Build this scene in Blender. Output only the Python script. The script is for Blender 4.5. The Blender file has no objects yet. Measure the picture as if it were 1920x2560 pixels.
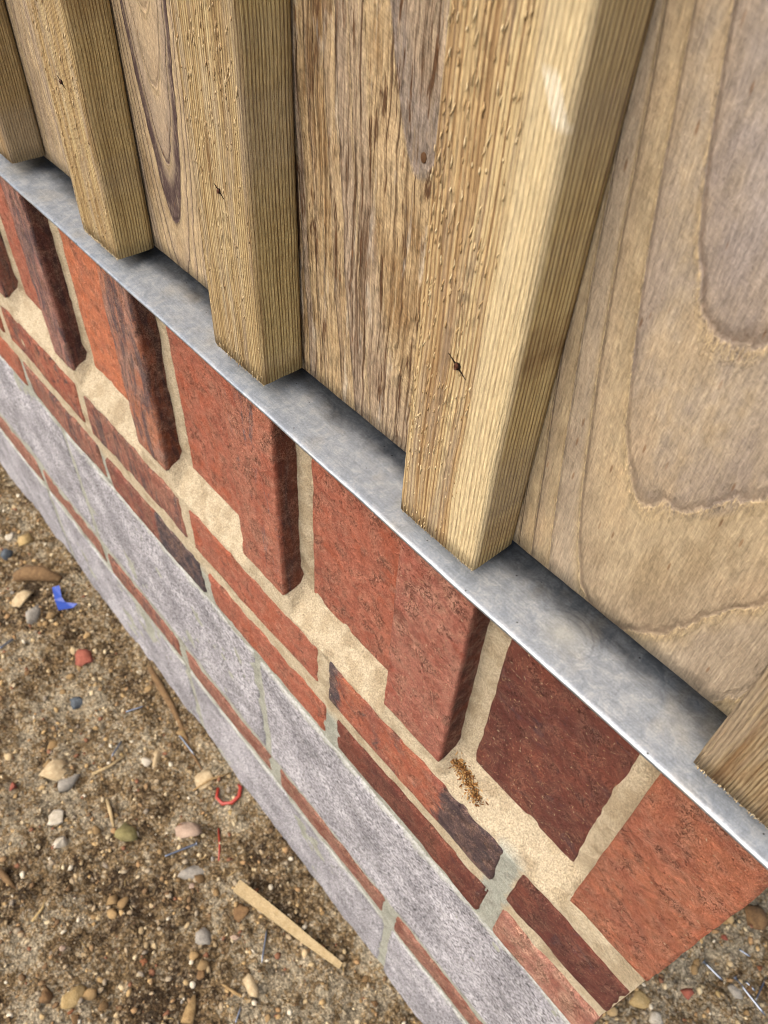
import bpy, math, random
import numpy as np
from mathutils import Matrix, Vector

random.seed(7)
RNG = np.random.default_rng(11)
SC = bpy.context.scene
COL = SC.collection

# ------------------------------------------------------------------ camera, sky, sun, exposure
cam_d = bpy.data.cameras.new('camera')
cam = bpy.data.objects.new('camera', cam_d)
COL.objects.link(cam)
right = Vector((0.6521313, 0.75660312, 0.0477125))
down = Vector((0.58281588, -0.46010207, -0.66979977))
fwd = Vector((-0.48481998, 0.464605, -0.74100728))
CAM = Vector((-0.0384148, -0.2130075, 0.5415958))
m = Matrix((right, -down, -fwd)).transposed().to_4x4()
m.translation = CAM
cam.matrix_world = m
cam_d.sensor_fit = 'VERTICAL'
cam_d.sensor_height = 24.0
cam_d.lens = 1973.84 / 2560 * 24.0
cam_d.clip_start = 0.01
cam_d.clip_end = 500
cam_d.dof.use_dof = True
cam_d.dof.focus_distance = 0.43
cam_d.dof.aperture_fstop = 10.5
SC.camera = cam

SUN_EL, SUN_AZ = math.radians(52), math.radians(188)   # azimuth from +Y (north) clockwise: light comes from front left
w = bpy.data.worlds.new('World')
SC.world = w
w.use_nodes = True
bg = w.node_tree.nodes['Background']
sky = w.node_tree.nodes.new('ShaderNodeTexSky')
sky.sky_type = 'NISHITA'
sky.sun_disc = False
sky.sun_elevation = SUN_EL
sky.sun_rotation = SUN_AZ
sky.air_density = 1.0
sky.dust_density = 6.0
sky.ozone_density = 1.0
w.node_tree.links.new(sky.outputs[0], bg.inputs[0])
bg.inputs[1].default_value = 0.15
sun_d = bpy.data.lights.new('sun', 'SUN')
sun_d.energy = 1.0
sun_d.angle = math.radians(60)
sun_d.color = (1.0, 0.95, 0.88)
sun = bpy.data.objects.new('sun', sun_d)
COL.objects.link(sun)
sd = Vector((math.sin(SUN_AZ) * math.cos(SUN_EL), math.cos(SUN_AZ) * math.cos(SUN_EL), math.sin(SUN_EL)))
sun.rotation_euler = sd.to_track_quat('Z', 'Y').to_euler()
SC.view_settings.view_transform = 'Standard'
SC.view_settings.look = 'None'
SC.view_settings.exposure = 0.92
SC.view_settings.gamma = 1.0
SC.cycles.use_denoising = True
SC.cycles.filter_width = 0.9
SC.cycles.max_bounces = 6

# ------------------------------------------------------------------ helpers
def lin(h):
    h = h.lstrip('#')
    o = []
    for i in (0, 2, 4):
        c = int(h[i:i + 2], 16) / 255
        o.append(c / 12.92 if c <= 0.04045 else ((c + 0.055) / 1.055) ** 2.4)
    return tuple(o)

ALB = 0.80          # measured picture colours are brighter than the surface colours under this exposure
DS = 0.0
def C(h, k=None):
    r, g, b = lin(h)
    l = 0.3 * r + 0.55 * g + 0.15 * b
    k = ALB if k is None else k
    return tuple((c * (1 - DS) + l * DS) * k for c in (r, g, b)) + (1.0,)

def _hash(ix, iy, iz, seed):
    n = (ix * 374761393 + iy * 668265263 + iz * 2147483647 + seed * 1274126177) & 0xFFFFFFFF
    n = ((n ^ (n >> 13)) * 1274126177) & 0xFFFFFFFF
    n = (n ^ (n >> 16)) & 0xFFFFFFFF
    n = (n * 2654435761) & 0xFFFFFFFF
    return ((n ^ (n >> 15)) & 0xFFFFFF) / float(0xFFFFFF)

def vnoise(p, seed=0):
    """value noise in -1..1 for an (n,3) array"""
    f = np.floor(p)
    t = p - f
    t = t * t * (3 - 2 * t)
    i = f.astype(np.int64)
    r = 0
    for dx in (0, 1):
        for dy in (0, 1):
            for dz in (0, 1):
                wgt = (t[:, 0] if dx else 1 - t[:, 0]) * (t[:, 1] if dy else 1 - t[:, 1]) * (t[:, 2] if dz else 1 - t[:, 2])
                r = r + wgt * _hash(i[:, 0] + dx, i[:, 1] + dy, i[:, 2] + dz, seed)
    return r * 2 - 1

def fbm(p, seed=0, octv=3, gain=0.5):
    a, s, tot = 1.0, 0, 0
    for o in range(octv):
        s = s + a * vnoise(p * (2 ** o), seed + o * 17)
        tot += a
        a *= gain
    return s / tot

def mesh_obj(name, verts, faces, mat=None, parent=None, loc=(0, 0, 0), smooth=True):
    me = bpy.data.meshes.new(name)
    verts = np.asarray(verts, dtype=np.float32)
    faces = np.asarray(faces, dtype=np.int32)
    k = faces.shape[1]
    me.vertices.add(len(verts))
    me.vertices.foreach_set('co', verts.ravel())
    me.loops.add(faces.size)
    me.loops.foreach_set('vertex_index', faces.ravel())
    me.polygons.add(len(faces))
    me.polygons.foreach_set('loop_start', np.arange(0, faces.size, k, dtype=np.int32))
    me.polygons.foreach_set('loop_total', np.full(len(faces), k, dtype=np.int32))
    if smooth:
        me.polygons.foreach_set('use_smooth', np.ones(len(faces), dtype=bool))
    me.update(calc_edges=True)
    me.validate()
    if mat:
        me.materials.append(mat)
    o = bpy.data.objects.new(name, me)
    COL.objects.link(o)
    o.location = loc
    if parent:
        o.parent = parent
    return o

def tag(o, label=None, cat=None, group=None, kind=None):
    if label: o['label'] = label
    if cat: o['category'] = cat
    if group: o['group'] = group
    if kind: o['kind'] = kind
    return o

def empty(name, loc, label, cat, group=None):
    o = bpy.data.objects.new(name, None)
    COL.objects.link(o)
    o.location = loc
    o.empty_display_size = 0.02
    return tag(o, label, cat, group)

def box_grid(lo, hi, res):
    """welded subdivided box: verts, quads"""
    lo, hi = np.array(lo, float), np.array(hi, float)
    if np.isscalar(res):
        res = (res,) * 3
    n = [max(1, int(round((hi[i] - lo[i]) / res[i]))) for i in range(3)]
    ax = [np.linspace(lo[i], hi[i], n[i] + 1) for i in range(3)]
    V, F, off = [], [], 0
    for d in range(3):
        u, v = [(1, 2), (2, 0), (0, 1)][d]
        for side in (0, 1):
            U, W = np.meshgrid(ax[u], ax[v], indexing='ij')
            p = np.zeros((U.size, 3))
            p[:, u], p[:, v] = U.ravel(), W.ravel()
            p[:, d] = hi[d] if side else lo[d]
            a = (np.arange(n[u])[:, None] * (n[v] + 1) + np.arange(n[v])[None, :]).ravel()
            q = np.stack([a, a + n[v] + 1, a + n[v] + 2, a + 1], 1)
            if not side:
                q = q[:, ::-1]
            V.append(p); F.append(q + off); off += len(p)
    V, F = np.concatenate(V), np.concatenate(F)
    key = np.round(V * 1e6).astype(np.int64)
    _, idx, inv = np.unique(key, axis=0, return_index=True, return_inverse=True)
    return V[idx], inv.reshape(-1)[F]

def rough_box(name, lo, hi, mat, parent, res=0.003, r=0.003, amp=0.0007, freq=60, chip=0.0, seed=0, warp=0.0012):
    lo, hi = np.array(lo), np.array(hi)
    V, F = box_grid(lo, hi, res)
    inner_lo, inner_hi = lo + r, hi - r
    q = np.clip(V, inner_lo, inner_hi)
    d = V - q
    L = np.linalg.norm(d, axis=1)
    nz = L > 1e-9
    rr = np.full(len(V), r)
    if chip > 0:                      # broken arrises: pull the edge in where a noise is high
        edge = (np.abs(d) > 1e-9).sum(1) >= 2
        c = np.clip(fbm(V * 55, seed + 5, 2) - 0.12, 0, 1) * chip
        rr = np.where(edge, r - c * 2.2, r)
    V2 = V.copy()
    V2[nz] = q[nz] + d[nz] / L[nz, None] * rr[nz, None]
    n = np.stack([fbm(V * freq + 7.1, seed + k * 31, 3) for k in range(3)], 1)
    wv = np.stack([vnoise(V * 12 + 3.3, seed + 90 + k) for k in range(3)], 1)
    V2 = V2 + n * amp + wv * warp
    org = np.array([(lo[0] + hi[0]) / 2, (lo[1] + hi[1]) / 2, lo[2]])
    return mesh_obj(name, V2 - org, F, mat, parent, org)

# ---- node building
class Mat:
    def __init__(s, name, rough=0.9, spec=0.3):
        s.m = bpy.data.materials.new(name)
        s.m.use_nodes = True
        s.nt = s.m.node_tree
        s.b = s.nt.nodes['Principled BSDF']
        s.b.inputs['Roughness'].default_value = rough
        s.b.inputs['Specular IOR Level'].default_value = spec
    def put(s, sock, v):
        if isinstance(v, bpy.types.NodeSocket):
            s.nt.links.new(v, sock)
        elif v is not None:
            sock.default_value = v
    def n(s, t, **pr):
        nd = s.nt.nodes.new(t)
        for k, v in pr.items():
            setattr(nd, k, v)
        return nd
    def coord(s, scale=1000.0, rnd=False):
        tc = s.n('ShaderNodeTexCoord')
        v = s.vm('SCALE', tc.outputs['Object'], sc=scale)
        if rnd:
            oi = s.n('ShaderNodeObjectInfo')
            k = s.math('MULTIPLY', oi.outputs['Random'], 900.0)
            v = s.vm('ADD', v, s.comb(k, s.math('MULTIPLY', k, 1.7), s.math('MULTIPLY', k, 0.3)))
        return v
    def vm(s, op, a, b=None, sc=None):
        nd = s.n('ShaderNodeVectorMath', operation=op)
        s.put(nd.inputs[0], a)
        if b is not None: s.put(nd.inputs[1], b)
        if sc is not None: s.put(nd.inputs['Scale'], sc)
        return nd.outputs[0]
    def sep(s, v):
        nd = s.n('ShaderNodeSeparateXYZ'); s.put(nd.inputs[0], v)
        return nd.outputs[0], nd.outputs[1], nd.outputs[2]
    def comb(s, x, y, z):
        nd = s.n('ShaderNodeCombineXYZ')
        for i, v in enumerate((x, y, z)): s.put(nd.inputs[i], v)
        return nd.outputs[0]
    def math(s, op, a, b=None, c=None, clamp=False):
        nd = s.n('ShaderNodeMath', operation=op, use_clamp=clamp)
        for i, v in enumerate((a, b, c)):
            if v is not None: s.put(nd.inputs[i], v)
        return nd.outputs[0]
    def add(s, a, b): return s.math('ADD', a, b)
    def mul(s, a, b): return s.math('MULTIPLY', a, b)
    def sub(s, a, b): return s.math('SUBTRACT', a, b)
    def noise(s, v, scale=1.0, detail=2.0, rough=0.5, dist=0.0):
        nd = s.n('ShaderNodeTexNoise')
        s.put(nd.inputs['Vector'], v)
        nd.inputs['Scale'].default_value = scale
        nd.inputs['Detail'].default_value = detail
        nd.inputs['Roughness'].default_value = rough
        nd.inputs['Distortion'].default_value = dist
        return nd.outputs['Fac']
    def voro(s, v, scale=1.0, feature='F1', rand=1.0, out='Distance'):
        nd = s.n('ShaderNodeTexVoronoi', feature=feature)
        s.put(nd.inputs['Vector'], v)
        nd.inputs['Scale'].default_value = scale
        nd.inputs['Randomness'].default_value = rand
        return nd.outputs[out]
    def mr(s, v, a, b, c=0.0, d=1.0, smooth=False):
        nd = s.n('ShaderNodeMapRange', interpolation_type='SMOOTHSTEP' if smooth else 'LINEAR', clamp=True)
        s.put(nd.inputs[0], v)
        for i, k in enumerate((a, b, c, d)): s.put(nd.inputs[i + 1], k)
        return nd.outputs[0]
    def mix(s, f, a, b, mode='MIX'):
        nd = s.n('ShaderNodeMix', data_type='RGBA', blend_type=mode)
        s.put(nd.inputs[0], f)
        s.put(nd.inputs[6], a)
        s.put(nd.inputs[7], b)
        return nd.outputs[2]
    def ramp(s, f, stops):
        nd = s.n('ShaderNodeValToRGB')
        el = nd.color_ramp.elements
        while len(el) < len(stops): el.new(0.5)
        for e, (p, c) in zip(el, stops):
            e.position = p; e.color = c
        s.put(nd.inputs[0], f)
        return nd.outputs[0]
    def gain(s, col, v):            # multiply a colour by a scalar
        return s.vm('SCALE', col, sc=v)
    def bump(s, h, dist, strength=1.0, prev=None):
        nd = s.n('ShaderNodeBump')
        nd.inputs['Distance'].default_value = dist
        nd.inputs['Strength'].default_value = strength
        s.put(nd.inputs['Height'], h)
        if prev is not None: s.put(nd.inputs['Normal'], prev)
        return nd.outputs[0]
    def out(s, col=None, normal=None, rough=None):
        if col is not None: s.put(s.b.inputs['Base Color'], col)
        if normal is not None: s.put(s.b.inputs['Normal'], normal)
        if rough is not None: s.put(s.b.inputs['Roughness'], rough)
        return s.m

# ------------------------------------------------------------------ materials: bricks, mortar, block
DS = 0.07
def brick_mat(name, a, b, c, burn='#3d3436', burn_amt=0.0, streak=False, dust=0.35, relief=1.0, char=None, side=None):
    M = Mat(name, 0.92, 0.2)
    v = M.coord(1000, rnd=True)
    x, y, z = M.sep(v)
    big = M.noise(v, 0.022, 3, 0.6, 0.6)
    if streak:
        sv = M.comb(M.mul(x, 0.085), M.mul(y, 0.085), M.mul(z, 0.016))
        med = M.noise(sv, 1.0, 5, 0.65, 1.2)
    else:
        med = M.noise(v, 0.045, 5, 0.65, 1.0)
    fine = M.noise(v, 0.38, 4, 0.8)
    grit = M.noise(v, 1.5, 3, 0.8)
    lump = M.noise(v, 0.13, 5, 0.75, 0.5)
    col = M.ramp(big, [(0.36, C(a)), (0.5, C(b)), (0.64, C(c))])
    if burn_amt > 0:
        f = M.mr(M.add(med, M.mul(M.sub(fine, 0.5), 0.4)), 0.64 - burn_amt * 0.24, 0.74 - burn_amt * 0.22)
        col = M.mix(M.mul(f, 0.88), col, C(burn))
    if char:                          # kiln-charred ends, given along the length of this one brick
        ox_ = M.sep(M.coord(1000))[0]
        e = M.add(ox_, M.mul(M.sub(med, 0.5), 40.0))
        for c0, c1, ch in char:
            k_ = M.mul(M.mr(e, c0 - 3, c0 + 3), M.mr(e, c1 - 3, c1 + 3, 1.0, 0.0))
            col = M.mix(M.mul(k_, 0.92), col, C(ch))
    if side:                          # long sides darkened: kiln burn, plus the shade of the recess painted in
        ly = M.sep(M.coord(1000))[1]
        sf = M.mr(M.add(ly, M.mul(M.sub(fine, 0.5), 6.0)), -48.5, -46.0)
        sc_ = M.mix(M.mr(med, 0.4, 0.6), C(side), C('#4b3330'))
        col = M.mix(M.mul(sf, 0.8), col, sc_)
    # pale sand bloom caught in the texture
    bl = M.mr(M.add(M.noise(v, 0.07, 4, 0.65, 0.4), M.mul(M.sub(grit, 0.5), 0.9)), 0.46, 0.70)
    col = M.mix(M.mul(bl, dust), col, C('#dcae90'))
    col = M.gain(col, M.mr(lump, 0.36, 0.64, 0.80, 1.18))
    col = M.gain(col, M.mr(fine, 0.38, 0.62, 0.80, 1.18))
    col = M.gain(col, M.mr(grit, 0.38, 0.62, 0.62, 1.34))
    # crevices and pits of the sand moulded face
    cv = M.math('ABSOLUTE', M.sub(M.noise(M.comb(x, y, M.mul(z, 0.55)), 0.26, 3, 0.7, 0.6), 0.5))
    cm = M.mul(M.mr(cv, 0.0, 0.035, 1.0, 0.0), M.mr(M.noise(v, 0.07, 3), 0.53, 0.62))
    pit = M.voro(M.vm('ADD', v, M.comb(M.mul(fine, 3.0), 0.0, M.mul(grit, 3.0))), 0.30)
    pm = M.mul(M.mr(pit, 0.10, 0.25, 1.0, 0.0), M.mr(M.noise(v, 0.08, 2), 0.53, 0.6))
    pm = M.math('MAXIMUM', pm, cm)
    col = M.mix(M.mul(pm, 0.7), col, C('#47241b'))
    sp = M.mul(M.mr(M.voro(M.comb(x, y, M.mul(z, 0.6)), 0.6), 0.08, 0.22, 1.0, 0.0), M.mr(M.noise(v, 0.3, 1), 0.52, 0.57))
    col = M.mix(M.mul(sp, 0.65), col, C('#d9b895'))
    h = M.add(M.mul(fine, 1.0), M.mul(grit, 0.7))
    h = M.add(h, M.mul(lump, 2.2))
    h = M.sub(h, M.mul(pm, 1.0))
    return M.out(col, M.bump(h, 0.0016 * relief, 1.0))

MB_CORNER = brick_mat('brick_corner', '#b86d50', '#c87a56', '#d07650', '#93573f', 0.12, dust=0.36, relief=1.7)
MB_ORANGE = brick_mat('brick_orange', '#c06e4c', '#d07c53', '#c97249', '#7d5044', 0.12, dust=0.3)
MB_MAROON = brick_mat('brick_maroon', '#61332a', '#6d3c30', '#794232', '#55393a', 0.22, dust=0.14, relief=0.7)
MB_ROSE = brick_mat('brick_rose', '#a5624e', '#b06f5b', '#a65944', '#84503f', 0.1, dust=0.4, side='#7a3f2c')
MB_RED = brick_mat('brick_red', '#a95f48', '#b46a51', '#b26043', '#74493c', 0.16, dust=0.3)
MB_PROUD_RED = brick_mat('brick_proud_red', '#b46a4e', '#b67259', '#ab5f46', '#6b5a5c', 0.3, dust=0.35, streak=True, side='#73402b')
MB_BURNT = brick_mat('brick_burnt', '#a06350', '#a46d5a', '#915a4a', '#54494a', 0.66, streak=True)
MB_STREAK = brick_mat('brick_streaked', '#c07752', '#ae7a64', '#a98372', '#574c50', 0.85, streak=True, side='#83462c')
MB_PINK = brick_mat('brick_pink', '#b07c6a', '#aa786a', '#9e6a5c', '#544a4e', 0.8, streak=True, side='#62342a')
MB_PATCH = brick_mat('brick_patchy', '#b16a4d', '#a95f48', '#905748', '#433c3e', 0.5)
MB_DULL = brick_mat('brick_dull', '#93604f', '#9c6a5a', '#875343', '#6d4c45', 0.2, dust=0.5)

MB_CHAR_ENDS = brick_mat('brick_charred_ends', '#b66a4a', '#b06146', '#9c5a48', '#5b4a48', 0.3, char=[(-140, -88, '#45474d'), (38, 140, '#4a4346')])
MB_CHAR_HALF = brick_mat('brick_charred_half', '#a45f4a', '#8d5547', '#865044', '#55494a', 0.4, char=[(10, 140, '#46444a')])
MB_SMEARED = brick_mat('brick_mortar_smeared', '#a76a58', '#b27a68', '#9c5f4d', '#80503f', 0.1, dust=0.85)
DS = 0.1
def mortar_mat():
    M = Mat('mortar', 0.95, 0.15)
    v = M.coord(1000)
    x, y, z = M.sep(v)
    n1 = M.noise(v, 0.03, 4, 0.6)
    g = M.noise(v, 0.75, 3, 0.8)
    cream = M.ramp(n1, [(0.38, C('#c2af8c')), (0.5, C('#d6c5a3')), (0.64, C('#b8a583'))])
    green = M.ramp(n1, [(0.38, C('#a5a797')), (0.52, C('#bbbdad')), (0.66, C('#9a998a'))])
    lower = M.mr(M.add(z, M.mul(M.sub(M.noise(v, 0.05, 3), 0.5), 26)), -118, -134)
    gx_ = M.add(x, M.mul(M.sub(M.noise(v, 0.09, 3), 0.5), 18.0))
    patch = M.mul(M.mul(M.mr(gx_, -124, -118), M.mr(gx_, -94, -100)), M.mr(z, -24, -34))
    lower = M.math('MAXIMUM', lower, patch)
    col = M.mix(lower, cream, green)
    col = M.gain(col, M.mr(g, 0.36, 0.64, 0.62, 1.25))
    gr = M.mul(M.mr(M.voro(v, 0.62), 0.1, 0.3, 1.0, 0.0), M.mr(M.noise(v, 0.4, 1), 0.46, 0.55))
    col = M.mix(M.mul(gr, 0.7), col, C('#6d5a40'))
    h = M.add(g, M.mul(M.noise(v, 0.15, 4, 0.7), 1.8))
    return M.out(col, M.bump(h, 0.0018, 1.0))
M_MORTAR = mortar_mat()

def block_mat(name='concrete_block', top=225.0):
    M = Mat(name, 0.95, 0.15)
    v = M.coord(1000, rnd=True)
    x, y, z = M.sep(M.coord(1000))
    n1 = M.noise(v, 0.016, 4, 0.65)
    g = M.noise(v, 0.33, 4, 0.7)
    col = M.ramp(n1, [(0.38, C('#939195')), (0.5, C('#a8a6aa')), (0.62, C('#bcbabe'))])
    col = M.gain(col, M.mr(g, 0.38, 0.62, 0.42, 1.42))
    pit = M.mul(M.mr(M.voro(v, 0.17), 0.12, 0.34, 1.0, 0.0), M.mr(M.noise(v, 0.09, 2), 0.44, 0.54))
    col = M.mix(M.mul(pit, 0.85), col, C('#4d4945'))
    wh = M.mr(M.noise(v, 0.09, 5, 0.75), 0.58, 0.7)
    col = M.mix(M.mul(wh, 0.45), col, C('#d9d6da'))
    ed = M.mr(M.noise(M.comb(M.mul(x, 0.01), y, M.mul(z, 0.05)), 1.0, 3), 0.55, 0.75)
    col = M.mix(M.mul(ed, 0.12), col, C('#a9ad9c'))
    # mortar smeared over the arrises of the block
    sm = M.add(z, M.mul(M.sub(M.noise(v, 0.05, 4, 0.7), 0.5), 40.0))
    smear = M.math('MAXIMUM', M.mr(sm, top - 9.0, top - 2.0), M.mr(sm, 8.0, 2.0))
    col = M.mix(M.mul(smear, 0.6), col, C('#b5b7a8'))
    h = M.sub(M.add(g, M.noise(v, 0.1, 3, 0.6)), M.mul(pit, 0.9))
    return M.out(col, M.bump(h, 0.0022, 0.9))
M_BLOCK = block_mat()
M_BLOCK_LOW = block_mat('concrete_block_lower', 276.0)

# ------------------------------------------------------------------ ground
GZ = -0.690
DS = 0.12
def soil_mat():
    M = Mat('soil', 0.95, 0.2)
    v = M.coord(1000)
    wv = M.n('ShaderNodeTexNoise'); M.put(wv.inputs['Vector'], v); wv.inputs['Scale'].default_value = 0.12; wv.inputs['Detail'].default_value = 3
    vw = M.vm('ADD', v, M.vm('SCALE', wv.outputs['Color'], sc=9.0))
    big = M.noise(v, 0.006, 4, 0.65, 0.5)
    med = M.noise(v, 0.03, 5, 0.72, 0.8)
    fine = M.noise(v, 0.22, 5, 0.8)
    c1 = M.sep(M.voro(vw, 0.10, out='Color'))[0]
    c2 = M.sep(M.voro(vw, 0.26, out='Color'))[1]
    d1, d2 = M.voro(vw, 0.10), M.voro(vw, 0.26)
    f = M.add(M.add(M.add(M.mul(big, 0.8), -0.17), M.mul(med, 0.45)), M.mul(M.add(M.sub(c1, 0.5), M.sub(c2, 0.5)), 0.13))
    col = M.ramp(f, [(0.30, C('#604a2e')), (0.37, C('#997c50')), (0.44, C('#bc9c68')), (0.53, C('#e0cda6'))])
    gy_ = M.mr(c2, 0.62, 0.95)
    col = M.mix(M.mul(gy_, 0.45), col, C('#c9b899'))
    col = M.gain(col, M.mr(fine, 0.36, 0.64, 0.5, 1.4))
    col = M.gain(col, M.mr(d2, 0.25, 0.75, 1.15, 0.5))
    col = M.gain(col, M.mr(d1, 0.3, 0.8, 1.08, 0.66))
    dk = M.mr(M.noise(v, 0.04, 4, 0.65, 0.5), 0.58, 0.66)
    col = M.mix(M.mul(dk, 0.55), col, C('#3c2e1d'))
    h = M.add(M.mul(fine, 1.2), M.mul(M.noise(v, 0.07, 5, 0.75), 2.2))
    h = M.sub(h, M.add(M.mul(d1, 0.8), M.mul(d2, 0.45)))
    return M.out(col, M.bump(h, 0.007, 1.0))
M_SOIL = soil_mat()

def ground_height(x, y):
    p = np.stack([x, y, np.zeros_like(x)], 1)
    h = fbm(p * 7, 3, 3) * 0.012 + fbm(p * 30, 9, 3) * 0.015 + np.abs(fbm(p * 85, 21, 2)) * 0.008 - 0.004
    bank = np.where(x < 0.02, np.exp(-np.abs(y) / 0.022), np.exp(-np.clip(x, 0, None) / 0.022) * (y > 0))
    h = h + bank * (0.010 + 0.012 * vnoise(p * 11 + 4.0, 33))
    d = np.sqrt((x + 0.5) ** 2 + y ** 2)
    return GZ + h * np.clip(3 - d, 0.15, 1)

def axis(lo, hi, step, far, grow=1.35):
    a = list(np.arange(lo, hi + step / 2, step))
    s = step
    while a[-1] < far:
        s *= grow; a.append(a[-1] + s)
    s = step
    while a[0] > -far:
        s *= grow; a.insert(0, a[0] - s)
    return np.array(a)
gx, gy = axis(-1.7, 0.5, 0.005, 60), axis(-0.75, 0.75, 0.005, 60)
X, Y = np.meshgrid(gx, gy, indexing='ij')
zz = ground_height(X.ravel(), Y.ravel())
gv = np.stack([X.ravel(), Y.ravel(), zz], 1)
a = (np.arange(len(gx) - 1)[:, None] * len(gy) + np.arange(len(gy) - 1)[None, :]).ravel()
ground = mesh_obj('ground', gv, np.stack([a, a + len(gy), a + len(gy) + 1, a + 1], 1), M_SOIL)
tag(ground, 'bare brown builders soil mixed with gravel and sand at the wall foot', kind='structure')

def gz(x, y):
    return float(ground_height(np.array([x]), np.array([y]))[0])

# ------------------------------------------------------------------ the brick wall
XL = -2.1                       # left end of what is built
wall = empty('brick_wall', (0, 0, 0), 'low red brick plinth wall with upright bricks above grey concrete blocks', 'wall')
wall['kind'] = 'thing'
mm = 0.001
def part_box(name, x0, x1, y0, y1, z0, z1, mat, **k):
    return rough_box(name, (x0 * mm, y0 * mm, z0 * mm), (x1 * mm, y1 * mm, z1 * mm), mat, wall, **k)

# upright course: narrow bricks standing proud, broad ones set back between them
PROUD = [(-62, 0, -2), (-246, -185, -5), (-436, -376, -5), (-622, -568, -8), (-810, -765, -10)]
x = -810
while x > XL * 1000 + 200:
    x -= 187.5
    PROUD.append((x - 2, x + 58, -8))
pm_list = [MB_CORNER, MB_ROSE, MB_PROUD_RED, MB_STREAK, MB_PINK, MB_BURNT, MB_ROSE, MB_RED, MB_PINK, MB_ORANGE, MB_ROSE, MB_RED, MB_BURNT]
rm_list = [MB_MAROON, MB_RED, MB_RED, MB_ORANGE, MB_RED, MB_ROSE, MB_RED, MB_MAROON, MB_ORANGE, MB_RED, MB_ROSE, MB_RED, MB_RED]
pl = {0: 'orange end brick standing proud at the wall corner', 1: 'rose coloured proud brick with a darker right side',
      2: 'orange pink proud brick with blue grey edge', 3: 'proud brick streaked orange, grey and purple', 4: 'pinkish proud brick with dark grey streaks'}
rl = {0: 'dark maroon set back brick flecked with sawdust'}
for i, (x0, x1, zb) in enumerate(PROUD):
    res = 0.0019 if i < 3 else (0.003 if i < 5 else 0.006)
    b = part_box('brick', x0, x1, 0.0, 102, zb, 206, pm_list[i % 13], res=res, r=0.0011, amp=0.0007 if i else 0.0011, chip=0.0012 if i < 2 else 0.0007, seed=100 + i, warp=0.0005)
    if i in pl: b['label'] = pl[i]
    if i + 1 < len(PROUD):
        nx1 = PROUD[i + 1][1]
        b = part_box('brick', nx1 + 15, x0 - 13, 20.5, 102, -3, 206, rm_list[i % 13], res=res, r=0.0018, amp=0.0008, chip=0.0014, seed=200 + i, warp=0.0009)
        if i in rl: b['label'] = rl[i]
PR = np.array([(p[0], p[1]) for p in PROUD], float) * mm

def stretchers(joints, jw, z0, z1, mats, seed, y0=0.0, res=0.003, names='brick', **k):
    prev = 0.0
    for i, j in enumerate(joints):
        x1 = prev
        x0 = j + jw / 2
        rr = res if x0 > -800 else max(res, 0.006)
        o = part_box(names, x0, x1, y0 + 0.6 * ((i * 37) % 5 - 2) * 0.4, 102, z0 + ((i * 13) % 3 - 1), z1 + ((i * 29) % 3 - 1), mats[i % len(mats)], res=rr, seed=seed + i, **k)
        prev = j - jw / 2
JB = [-105, -324, -546, -770, -995, -1220, -1445, -1670, -1895, XL * 1000]
JC = [-105, -313, -527, -752, -977, -1202, -1427, -1652, -1877, XL * 1000]
JR = [-204, -429, -654, -879, -1104, -1329, -1554, -1779, XL * 1000]
stretchers(JB, 17, -96, -34, [MB_MAROON, MB_CHAR_ENDS, MB_RED, MB_BURNT, MB_PATCH, MB_RED], 300, r=0.003, amp=0.0009, chip=0.0025, warp=0.0018)
stretchers(JC, 17, -173, -119, [MB_SMEARED, MB_MAROON, MB_RED, MB_CHAR_HALF, MB_BURNT, MB_RED], 330, r=0.003, amp=0.0009, chip=0.0025, warp=0.0018)
stretchers([-440, -890, -1340, -1790, XL * 1000], 12, -407, -182, [M_BLOCK], 360, y0=1.0, res=0.005, names='concrete_block', r=0.003, amp=0.001, warp=0.0015)
stretchers(JR, 20, -468, -419, [MB_DULL, MB_DULL, MB_DULL, MB_BURNT, MB_DULL], 390, res=0.004, r=0.003, amp=0.0009, chip=0.003, warp=0.0018)
stretchers([-205, -655, -1118, -1568, XL * 1000], 12, -760, -484, [M_BLOCK_LOW], 420, y0=1.0, res=0.006, names='concrete_block', r=0.003, amp=0.001, warp=0.0015)

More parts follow.
